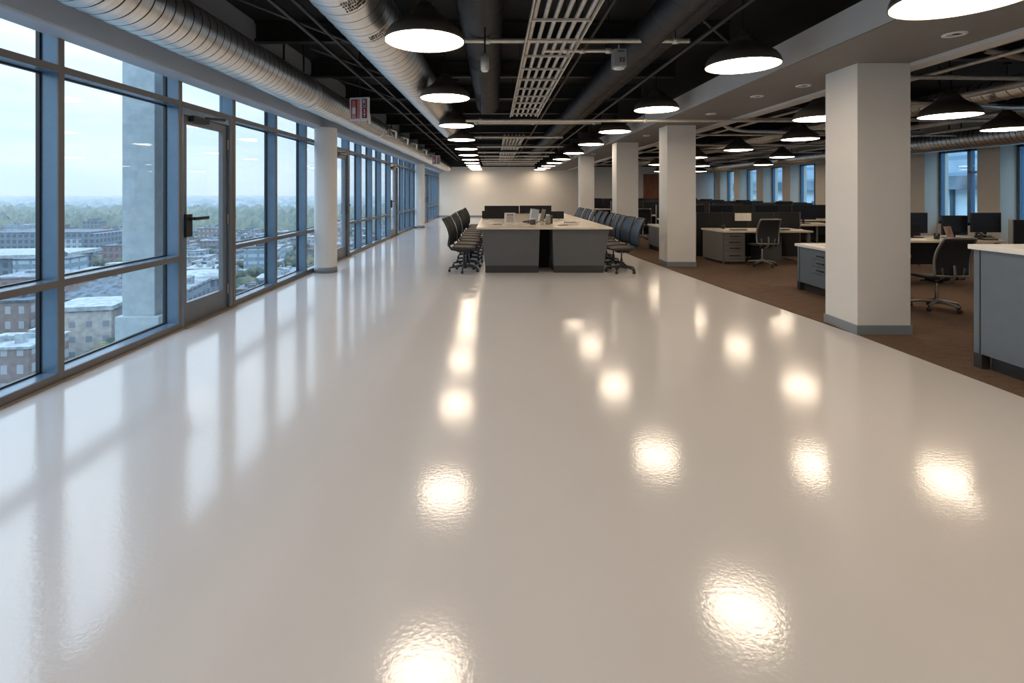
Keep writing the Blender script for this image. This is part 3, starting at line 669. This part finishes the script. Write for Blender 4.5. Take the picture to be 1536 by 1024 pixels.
counter(3.99, 4.22, 2.4, 1.015, 1.3, 'large blue-grey counter with white top at the right frame edge', False)
counter(4.54, 7.6, 6.25, .685, .56, 'blue-grey drawer counter just left of the nearest square column')
counter(3.98, 13.1, 12.0, .64, .5, 'small blue-grey counter just left of the second square column')
def paper(x, y, z, lb, w_=.22, d_=.3):
    tag(MB().box((-w_/2, -d_/2, 0), (w_/2, d_/2, .012)).build('paper_sheet', PAPER, None, (x, y, z), random.uniform(-.5, .5)), lb, 'papers', 'papers in the desk area')
paper(4.8, 6.9, .691, 'papers on the drawer counter left of the nearest column'); paper(4.82, 7.3, .691, 'second papers on the drawer counter left of the nearest column')
# ------------------------------------------------------------------ desk pods
def desk(x0, x1, y0, y1, h, label, ped=None, tm=TOPM):
    t = thing('office_desk', label, 'desk', (x0, y0, .006), group='desks in the carpeted area')
    W, D = x1-x0, y1-y0; h -= .006
    MB().box((0, 0, h-.035), (W, D, h)).build('tabletop', tm, t, bevel=.005)
    for x in (.03, W-.08): 
        for y in (.05, D-.1): MB().box((x, y, 0), (x+.05, y+.05, h-.035)).build('leg', SILV, t)
    MB().box((.08, D-.05, .25), (W-.08, D-.03, h-.035)).build('modesty_panel', TOE, t)
    if ped:
        c = MB().box((ped, .03, .05), (ped+.42, D-.08, h-.035)).build('pedestal', CABF, t, bevel=.004)
        for z in (.14, .29, .42, .54):
            MB().box((ped+.02, .024, z-.012), (ped+.40, .03, z-.008)).build('drawer_gap', TOE, c)
            MB().box((ped+.12, .012, z+.05), (ped+.30, .028, z+.06)).build('drawer_pull', PLAST, c)
    return t
def monitor(x, y, z, w_, h_, label, rz=0, back=False, lift=.08):
    t = thing('computer_monitor', label, 'monitor', (x, y, z), rz, group='black monitors in the desk area')
    MB().box((-w_/2, -.02, lift), (w_/2, .015, lift+h_)).build('housing', PLAST, t, bevel=.005)
    MB().box((-w_/2+.012, -.023, lift+.014), (w_/2-.012, -.020, lift+h_-.012)).build('display', SCREEN, t)
    MB().box((-.02, .0, .01), (.02, .03, lift+.1)).build('stand', PLAST, t)
    MB().box((-.12, -.08, 0), (.12, .10, .012)).build('base', PLAST, t, bevel=.004)
def partition(x0, x1, y, h, label, n=4, d=.05):
    t = thing('desk_partition', label, 'partition', (x0, y, .006), group='black partitions in the desk area')
    W = (x1-x0)/n
    for k in range(n): MB().box((k*W+.008, 0, .04), ((k+1)*W-.008, d, h)).build('panel', PANEL, t, bevel=.004)
    for k in range(n+1): MB().box((k*W-.008, -.004, 0), (k*W+.008, d+.004, h+.004)).build('post', SILV if k in (0, n) else TOE, t)
# pod with drawers (left of nearest column)
t = thing('corner_cabinet', 'dark grey cabinet with four drawers at the end of the desk, before the black partition', 'cabinet', (4.60, 10.24, .006))
MB().prism([(.02, .0), (.46, .0), (.46, .62), (-.06, .82)], .05, .64).build('body', mat('taupe_laminate', (.15, .142, .13), .45), t, bevel=.004)
MB().prism([(.04, .04), (.44, .04), (.44, .6), (-.02, .78)], .0, .05).build('toe_kick', TOE, t)
for z in (.17, .32, .44, .56):
    MB().box((.05, -.006, z-.06), (.44, -.0005, z-.056)).build('drawer_gap', TOE, t); MB().box((.14, -.018, z), (.36, -.004, z+.012)).build('drawer_pull', PLAST, t)
MB().box((.005, -.012, .0), (.035, .012, .645)).build('corner_post', CABF, t)
tag(MB().prism([(4.52, 11.1), (4.60, 10.2), (6.42, 10.2), (6.42, 11.12), (4.6, 11.12)], .646, .68).build('desk_worktop', TOPM, bevel=.004), 'pale worktop over the four-drawer cabinet, behind the single mesh chair', 'worktop')
t = thing('desk_leg_frame', 'thin steel desk leg at the right end of the drawer-cabinet worktop', 'desk leg', (6.36, 10.25, .006)); MB().box((-.03, 0, 0), (.03, .05, .64)).build('upright', SILV, t); MB().box((-.03, .0, 0), (.03, .8, .03)).build('foot', SILV, t)
tag(MB().box((5.55, 10.5, .006), (5.95, 11.0, .56)).build('mobile_pedestal', CABF, bevel=.004), 'grey mobile pedestal under the worktop right of the mesh chair', 'cabinet')
partition(4.45, 6.75, 11.2, 1.01, 'black desk partition behind the single mesh chair', 4)
tag(MB().box((5.30, 11.175, .83), (5.66, 11.19, 1.0)).build('pinned_notice', PAPER), 'pale landscape notice pinned on the black partition above the mesh chair', 'notice')
partition(6.72, 8.4, 10.0, .98, 'tall dark partition just left of the nearest square column', 3)
for i, (x, lb) in enumerate(((4.8, 'over the left end of the partition'), (5.5, 'behind the pinned notice'), (6.6, 'over the right of the partition'), (7.5, 'left of the nearest square column'))):
    monitor(x, 12.3, .70, .58, .36, f'black monitor seen {lb}', lift=.10)
desk(4.6, 8.2, 11.9, 12.9, .70, 'long desk just behind the black partition with the notice')
for i, (y, h) in enumerate(((14.4, 1.10), (17.2, 1.12), (20.0, 1.12), (23.4, 1.12), (26.5, 1.15))):
    x0 = 4.6
    partition(x0, 10.6, y, h, f'black partition row in the desk area, {ORD[i]} behind the notice partition' if i else 'black partition row in the desk area, nearest behind the notice partition', 6)
    desk(x0, 10.4, y-.95, y-.05, .73, f'long desk before the {ORD[i]} far partition row' if i else 'long desk before the first far partition row')
    for k in range(5):
        monitor(x0+.6+k*1.1, y-.4, .73, .56, .34, f'black monitor {ORD[k] if k else "leftmost"}{" from left" if k else ""} on the {ORD[i] if i else "first"} far desk row', lift=.10)
# items between third and second columns
tag(MB().box((8.8, YE-.06, 0), (11.6, YE-.02, 2.55)).build('wood_panel', WOOD), 'red-brown wood panel on the end wall right of the third column', 'panel')
# near right desk with three monitors
desk(5.9, 7.72, 7.65, 8.5, .73, 'desk with three monitors right of the nearest square column')
monitor(6.72, 8.15, .73, .46, .33, 'black monitor beside the right side of the nearest column', lift=.07)
monitor(7.30, 8.05, .73, .40, .31, 'middle of the three black monitors on the right desk', lift=.05)
monitor(7.72-.02, 7.95, .73, .46, .31, 'rightmost of the three black monitors, behind the phone', lift=.10)
t = thing('picture_frame', 'small leaning picture frame on the right desk between monitors', 'picture frame', (7.02, 7.78, .73), R(18))
M = Matrix.Rotation(R(-16), 4, 'X'); MB().box((-.075, 0, 0), (.075, .015, .21), M).build('frame', mat('frame_brown', (.30, .22, .17), .4), t, bevel=.003); MB().box((-.055, -.003, .02), (.055, 0, .19), M).build('photo', mat('sepia', (.35, .2, .14), .5, var=.5, vscale=14), t); MB().box((-.01, .01, 0), (.01, .10, .02)).build('easel', PLAST, t)
t = thing('desk_phone', 'black desk phone at the right end of the right desk', 'phone', (7.52, 7.75, .73), R(-6))
MB().add([(-.1, -.09, 0), (.1, -.09, 0), (.1, .09, 0), (-.1, .09, 0), (-.1, -.09, .02), (.1, -.09, .02), (.1, .09, .07), (-.1, .09, .07)], [(0,3,2,1),(4,5,6,7),(0,1,5,4),(1,2,6,5),(2,3,7,6),(3,0,4,7)]).build('body', PLAST, t, bevel=.004)
MB().tube([(-.075, -.07, .06), (-.075, -.03, .085), (-.075, .05, .10), (-.075, .085, .085)], [.02, .013, .013, .02], 8).build('handset', PLAST, t)
MB().box((-.02, -.0, .052), (.08, .06, .075)).build('display', mat('lcd', (.3, .3, .25), .3), t)
for (x, y, lb) in ((6.35, 7.85, 'loose papers at the left of the right desk'), (6.62, 7.8, 'papers before the first right monitor'), (7.2, 7.8, 'papers right of the picture frame'), (7.45, 8.2, 'papers under the rightmost monitor')): paper(x, y, .73, lb, .2, .14)
tag(MB().lathe([(.001, 0), (.035, 0), (.038, .09), (.033, .09), (.03, .01), (.001, .01)], 16).build('coffee_mug', PLAST, None, (6.85, 7.85, .73)), 'dark mug left of the picture frame on the right desk', 'mug')
for (x, y, lb) in ((4.9, 10.6, 'papers on the drawer-cabinet worktop, left'), (5.1, 10.5, 'papers on the drawer-cabinet worktop, centre'), (5.75, 10.6, 'papers right of the mesh chair, near'), (6.0, 10.7, 'papers right of the mesh chair, middle'), (6.25, 10.5, 'papers at the right end of the drawer-cabinet worktop')): paper(x, y, .68, lb, .24, .2)
for (x, y, lb) in ((4.85, 10.75, 'black cup on the left of the drawer-cabinet worktop'), (5.0, 10.4, 'black tray on the drawer-cabinet worktop'), (5.85, 10.35, 'black keyboard right of the mesh chair')):
    if 'cup' in lb: tag(MB().lathe([(.001, 0), (.03, 0), (.035, .09), (.03, .09), (.001, .01)], 14).build('cup', PLAST, None, (x, y, .68)), lb, 'cup')
    else: tag(MB().box((-.16, -.06, 0), (.16, .06, .02)).build('keyboard' if 'key' in lb else 'tray', PLAST, None, (x, y, .692 if 'key' in lb else .68), .1, bevel=.003), lb, 'keyboard' if 'key' in lb else 'tray')
# right-edge partition and chair
partition(6.75, 7.6, 6.6, 1.09, 'black partition with steel post at the right frame edge', 1)
chS = make_chair('black mesh chair with silver frame in front of the drawer-cabinet worktop', (5.28, 10.0, .006), R(176), 'silver', .93)
lab2 = [((5.5, 6.3, .006), R(176), .9, 'black mesh chair with grey frame facing the right desk, near the counter'), ((5.46, 7.15, .006), R(165), .88, 'black mesh chair partly hidden behind the nearest square column'),
        ((8.2, 8.05, .006), R(-160), 1.06, 'blue-lit dark chair at the right end of the right desk'),
        ((4.6, 15.7, .006), R(170), .95, 'dark chair far back between the second and third columns'),
        ((5.6, 16.0, .006), R(170), 1, 'dark chair before the second far partition row'), ((5.0, 19, .006), R(160), 1, 'dark chair before the third far partition row')]
for l, rz, s, lb in lab2:
    o = dup(chS, l, rz, lb); o.scale = (s,)*3

# ------------------------------------------------------------------ outside
GZ = -40.0
gm = mat('city_ground', (.13, .17, .19), .9, var=.8, vscale=.12)
g = MB().add([(-6000, -2000, GZ), (6000, -2000, GZ), (6000, 7000, GZ), (-6000, 7000, GZ)], [(0,1,2,3)]).build('ground', gm); tag(g, 'street level far below the windows between the city buildings', 'ground')
tag(MB().box((-4.45, 6.05, -.35), (-4.06, 6.35, 4.2)).box((-4.5, 6.0, -.35), (-3.98, 6.42, -.02)).build('exterior_column', CONC, bevel=.01), 'blue-grey concrete column standing outside the second window', 'column')
tag(MB().box((-4.6, -6, -.62), (-3.62, 31, -.35)).build('outer_ledge', CONC), 'concrete ledge outside the window wall', 'ledge')
FM = [facade_mat('facade_slate', (.13, .18, .23), (.05, .08, .12)), facade_mat('facade_pale', (.30, .37, .42), (.10, .16, .22)), facade_mat('facade_brick', (.21, .16, .16), (.08, .11, .15), 2.8, 3.2, .5, .45),
      facade_mat('facade_beige', (.33, .34, .33), (.16, .20, .24), 3.6, 3.6, .62, .6), facade_mat('facade_teal', (.15, .23, .29), (.28, .38, .46), 5, 3.4, .2, .55), facade_mat('facade_brown', (.18, .155, .15), (.28, .31, .34), 3.0, 3.6, .6, .5)]  # distance haze partly tinted into these bluish facade and roof colours
RM = [mat('roof_pale', (.17, .21, .245), .8, var=.6, vscale=.7), mat('roof_slate', (.08, .11, .14), .8, var=.6, vscale=.7), mat('roof_white', (.25, .30, .33), .7, var=.35, vscale=.7), mat('roof_dark', (.05, .065, .08), .8, var=.5, vscale=.7), mat('roof_red', (.16, .11, .095), .8, var=.4, vscale=.7)]
FP = []
def clear(x, y, hw, hd):
    for a, b, c, d in FP:
        if abs(a-x) < hw+c and abs(b-y) < hd+d: return False
    FP.append((x, y, hw, hd)); return True
def building(x, y, w_, d_, h, fm, rm, rz=0, units=5):
    m = MB(); m.box((-w_/2, -d_/2, 0), (w_/2, d_/2, h)); m.cm = 1
    m.box((-w_/2-.3, -d_/2-.3, h), (w_/2+.3, d_/2+.3, h+.5))
    for k in range(units):
        a, b = random.uniform(-.35, .2)*w_, random.uniform(-.35, .2)*d_; q = random.uniform(.06, .22)
        m.box((a, b, h+.5), (a+q*w_, b+q*d_, h+random.uniform(1.3, 3.2)))
    return m.build('city_building', [fm, rm], None, (x, y, GZ), rz)
# nearer, recognisable buildings
FP += [(-215, 228, 30, 19), (-262, 303, 38, 18), (-312, 292, 10, 10), (-101, 128, 9, 9), (-92, 160, 9, 9)]
t = thing('office_block', 'slate office block with overhanging pale roof seen low in the leftmost window', 'building', (-215, 228, GZ), R(6))
MB().box((-24, -12, 0), (24, 12, 13.5)).build('wall', FM[0], t); MB().box((-26, -14, 13.5), (27, 14, 15)).build('roof', RM[2], t); MB().box((-22, -12.3, 1), (2, -12, 12.6)).build('window_bay', FM[4], t)
t = thing('office_block', 'dark blue stepped office block behind the overhanging pale roof', 'building', (-262, 300, GZ), R(4))
MB().box((-26, -13, 0), (34, 13, 18)).build('wall', FM[0], t); MB().box((-24, -12, 18), (30, 12, 19)).build('roof', RM[1], t); MB().box((6, -13.4, 3), (26, -13, 15)).build('window_bay', FM[1], t)
t = thing('tower_block', 'narrow white tower block at the left frame edge', 'building', (-310, 292, GZ)); MB().box((-7, -7, 0), (7, 7, 21)).build('wall', RM[2], t); MB().box((-7.4, -7.4, 21), (7.4, 7.4, 22)).build('roof', RM[0], t)
def hip(x, y, w_, d_, h, rh, fm, rm, rz, label, extra=None):
    FP.append((x, y, 15, 14))
    t = thing('civic_building', label, 'building', (x, y, GZ), rz)
    MB().box((-w_/2, -d_/2, 0), (w_/2, d_/2, h)).build('wall', fm, t)
    a, b = w_/2+1, d_/2+1
    MB().add([(-a, -b, h), (a, -b, h), (a, b, h), (-a, b, h), (-a+b*.8, 0, h+rh), (a-b*.8, 0, h+rh)], [(0,1,5,4), (1,2,5), (2,3,4,5), (3,0,4), (0,3,2,1)]).build('roof', rm, t)
    MB().box((-w_/2-.4, -d_/2-.4, h-3), (w_/2+.4, d_/2+.4, h-2.3)).build('cornice', RM[2], t)
    return t
hip(-116, 152, 20, 14, 11.5, 3.5, FM[3], RM[1], R(22), 'beige civic building with grey hipped roof below the second window')
t = thing('civic_building', 'beige flat-fronted wing low at the left of the second window', 'building', (-101, 128, GZ), R(12))
MB().box((-6.5, -6, 0), (6.5, 6, 13)).build('wall', FM[3], t); MB().box((-7, -6.5, 13), (7, 6.5, 14)).build('roof', RM[2], t)
t = thing('round_tower', 'round brick and glass corner building right of the hipped roof', 'building', (-92, 158, GZ))
MB().lathe([(7, 0), (7, 11.5)], 32).build('wall', FM[2], t); MB().lathe([(7.05, 11.5), (7.05, 15)], 32).build('glass_band', FM[0], t); MB().lathe([(7.8, 15), (7.8, 16), (6, 16.8), (.01, 17)], 32).build('roof', RM[2], t)
for (x, y, w_, d_, h, i, r_, rz, lb) in ((-120.5, 128, 14, 12, 15, 5, 1, .1, 'brown brick block with pale windows low in the leftmost window'), (-150, 170, 22, 14, 14, 2, 0, .15, 'brick block with pale roof behind the brown block, leftmost window'), (-101, 107, 13, 11, 10, 5, 2, .1, 'low brown block with white roof at the bottom of the leftmost window'),
        (-84, 134, 11, 16, 17, 0, 0, .2, 'dark slab with pale roof beside the exterior column'), (-66, 154, 14, 12, 12, 2, 0, .2, 'brick block with pale roof seen low through the nearest door'), (-62, 136, 14, 12, 9, 1, 2, .2, 'pale low block with white roof low through the nearest door'), (-180, 206, 20, 12, 15, 4, 1, .1, 'teal glazed block left of the second window mullion'),
        (-150, 200, 24, 16, 11, 1, 2, .2, 'wide pale block with white roof above the hipped roof'), (-118, 182, 22, 14, 12, 3, 4, .1, 'beige block with reddish roof above the hipped roof'), (-45, 121, 13, 12, 13, 2, 1, .2, 'brick block seen through the third window'), (-37, 146, 12, 14, 8, 1, 2, .2, 'white-roofed low block seen through the fourth window')):
    FP.append((x, y, w_/2+3, d_/2+3)); o = building(x, y, w_, d_, h, FM[i], RM[r_], rz); tag(o, lb, 'building')
random.seed(21)
nb = 0
Y = 128.0
WN = ['slate-grey', 'pale grey', 'red brick', 'beige', 'teal glazed', 'brown']; RN = ['pale', 'slate', 'white', 'dark', 'reddish']
while Y < 475:
    step = 11.5 + Y*.027
    X = -.13*Y - 12
    while X > -1.10*Y - 20:
        w_ = step*random.uniform(.55, .9); dd = step*random.uniform(.45, .8); h = random.uniform(4.5, 10)*(1.5 if random.random() < .12 else 1)
        x_, y_ = X+random.uniform(-2, 2), Y+random.uniform(-2, 2); rz = random.uniform(-.12, .12)+.15
        hw = (w_*math.cos(rz)+dd*abs(math.sin(rz)))/2+.6; hd = (w_*abs(math.sin(rz))+dd*math.cos(rz))/2+.6
        if nb < 290 and random.random() < .95 and clear(x_, y_, hw, hd):
            i_, r_ = random.choice((0, 0, 1, 1, 2, 3, 4, 5)), random.choice((0, 0, 1, 1, 2, 3, 4))
            o = building(x_, y_, w_, dd, h, FM[i_], RM[r_], rz)
            q = -x_/y_; wv = 'in the leftmost window' if q > .84 else 'in the second window' if q > .62 else 'in the nearest door' if q > .51 else 'left of the round column' if q > .35 else 'right of the round column'
            lb = f'far {WN[i_]} city building with {RN[r_]} flat roof, seen {wv}'
            tag(o, lb, 'building', lb.replace(' building', ' buildings', 1)); nb += 1
        X -= step*random.uniform(.9, 1.15)
    Y += step*.95
def tree_mat(name, c1, c2, c3, sc):
    m = bpy.data.materials.new(name); m.use_nodes = True; nt = m.node_tree; b = nt.nodes['Principled BSDF']
    tc = N(nt, 'ShaderNodeTexCoord'); n = N(nt, 'ShaderNodeTexNoise', Scale=sc, Detail=8); L(nt, tc.outputs['Object'], n.inputs['Vector'])
    L(nt, ramp(nt, n.outputs['Fac'], [(.36, c1), (.5, c2), (.64, c3)]), b.inputs['Base Color']); b.inputs['Roughness'].default_value = .95; return m
# street trees between the buildings: nobody could count them
random.seed(9); m = MB()
n_ = 0
while n_ < 1500:
    Y = 110*(480/110)**random.random(); X = -random.uniform(.1, 1.08)*Y; r = random.uniform(1.5, 3.4)
    if any(abs(a-X) < c+r and abs(b-Y) < d+r for a, b, c, d in FP): continue
    n_ += 1; h = random.uniform(3, 6); q = []
    for (zz, rr) in ((-.9, .35), (-.3, .95), (.4, .85), (.95, .3)):
        for k in range(6): a = k*1.047+zz; g_ = random.uniform(.8, 1.15); q.append((X+rr*r*g_*math.cos(a), Y+rr*r*g_*math.sin(a), GZ+h+zz*r))
    fs = [(i*6+k, i*6+(k+1) % 6, (i+1)*6+(k+1) % 6, (i+1)*6+k) for i in range(3) for k in range(6)] + [tuple(range(18, 24)), tuple(range(5, -1, -1))]
    m.add(q, fs, True)
o = m.build('street_trees', tree_mat('street_foliage', (.025, .045, .035), (.05, .085, .06), (.13, .12, .07), .2), fix=False); o['kind'] = 'stuff'; tag(o, 'dark green street trees scattered between the city buildings', 'trees')
# green belt
def canopy(name, y0, y1, ny, nx, hh, m_, label, seed, off=0):
    random.seed(seed); vs = []; fs = []
    for j in range(ny):
        f = (j/(ny-1)); yy = y0*(y1/y0)**f
        for i in range(nx):
            u = -1.35 + 1.5*i/(nx-1); x = u*yy
            z = GZ + hh*(.35+.65*random.random())*(1+.35*math.sin(i*.7+j*.4)+.3*math.sin(i*.23-j*.31)) + off
            if j == 0: z = GZ
            vs.append((x+random.uniform(-.3, .3)*yy*1.5/nx, yy, z))
    for j in range(ny-1):
        for i in range(nx-1): a = j*nx+i; fs.append((a, a+1, a+nx+1, a+nx))
    o = MB().add(vs, fs, True).build(name, m_); o['kind'] = 'stuff'; tag(o, label, 'trees'); return o
canopy('tree_belt', 492, 1100, 60, 330, 12, tree_mat('foliage_green', (.03, .062, .055), (.06, .105, .08), (.14, .145, .095), .03), 'green tree belt beyond the city roofs', 3)
canopy('far_woods', 1100, 5200, 60, 330, 12, tree_mat('foliage_haze_tint', (.06, .11, .14), (.09, .16, .19), (.22, .29, .33), .012), 'hazy blue-green woodland stretching to the horizon', 4)  # distance haze is also mixed into the blue of this foliage
# building opposite the right windows
t = thing('opposite_building', 'pale building facade with horizontal bands beyond the right-hand windows', 'building', (21, 0, GZ))
MB().box((0, -10, 0), (8, 60, 41.6)).build('wall', mat('pale_cladding', (.74, .82, .86), .7, var=.1, vscale=.5), t)
MB().box((-.5, -10, 41.6), (8, 60, 42.2)).build('cornice', RM[0], t)
MB().box((.8, -10, 42.2), (8, 60, 47)).build('upper_wall', facade_mat('facade_bands', (.42, .52, .60), (.26, .36, .46), 60, .8, .01, .75), t)
for k in range(14):
    y = 1 + k*3.9
    MB().box((-.04, y, 38.8), (.02, y+1.3, 40.9)).build('window', mat('far_window', (.10, .16, .22), .2), t)
    MB().box((-.12, y-1.3, 38.0), (0, y-1.15, 41.6)).build('downpipe', RM[1], t)

hz = bpy.data.materials.new('haze'); hz.use_nodes = True; nt = hz.node_tree; nt.nodes.clear()
vs_ = N(nt, 'ShaderNodeVolumeScatter', Density=.00032, Anisotropy=.3); vs_.inputs['Color'].default_value = (.80, .92, 1.0, 1)
L(nt, vs_.outputs[0], N(nt, 'ShaderNodeOutputMaterial').inputs['Volume'])
o = MB().box((-6500, 70, GZ+1), (-8, 5600, GZ+140)).build('haze', hz); o['kind'] = 'stuff'; tag(o, 'bluish haze lying over the distant city and woods', 'haze')
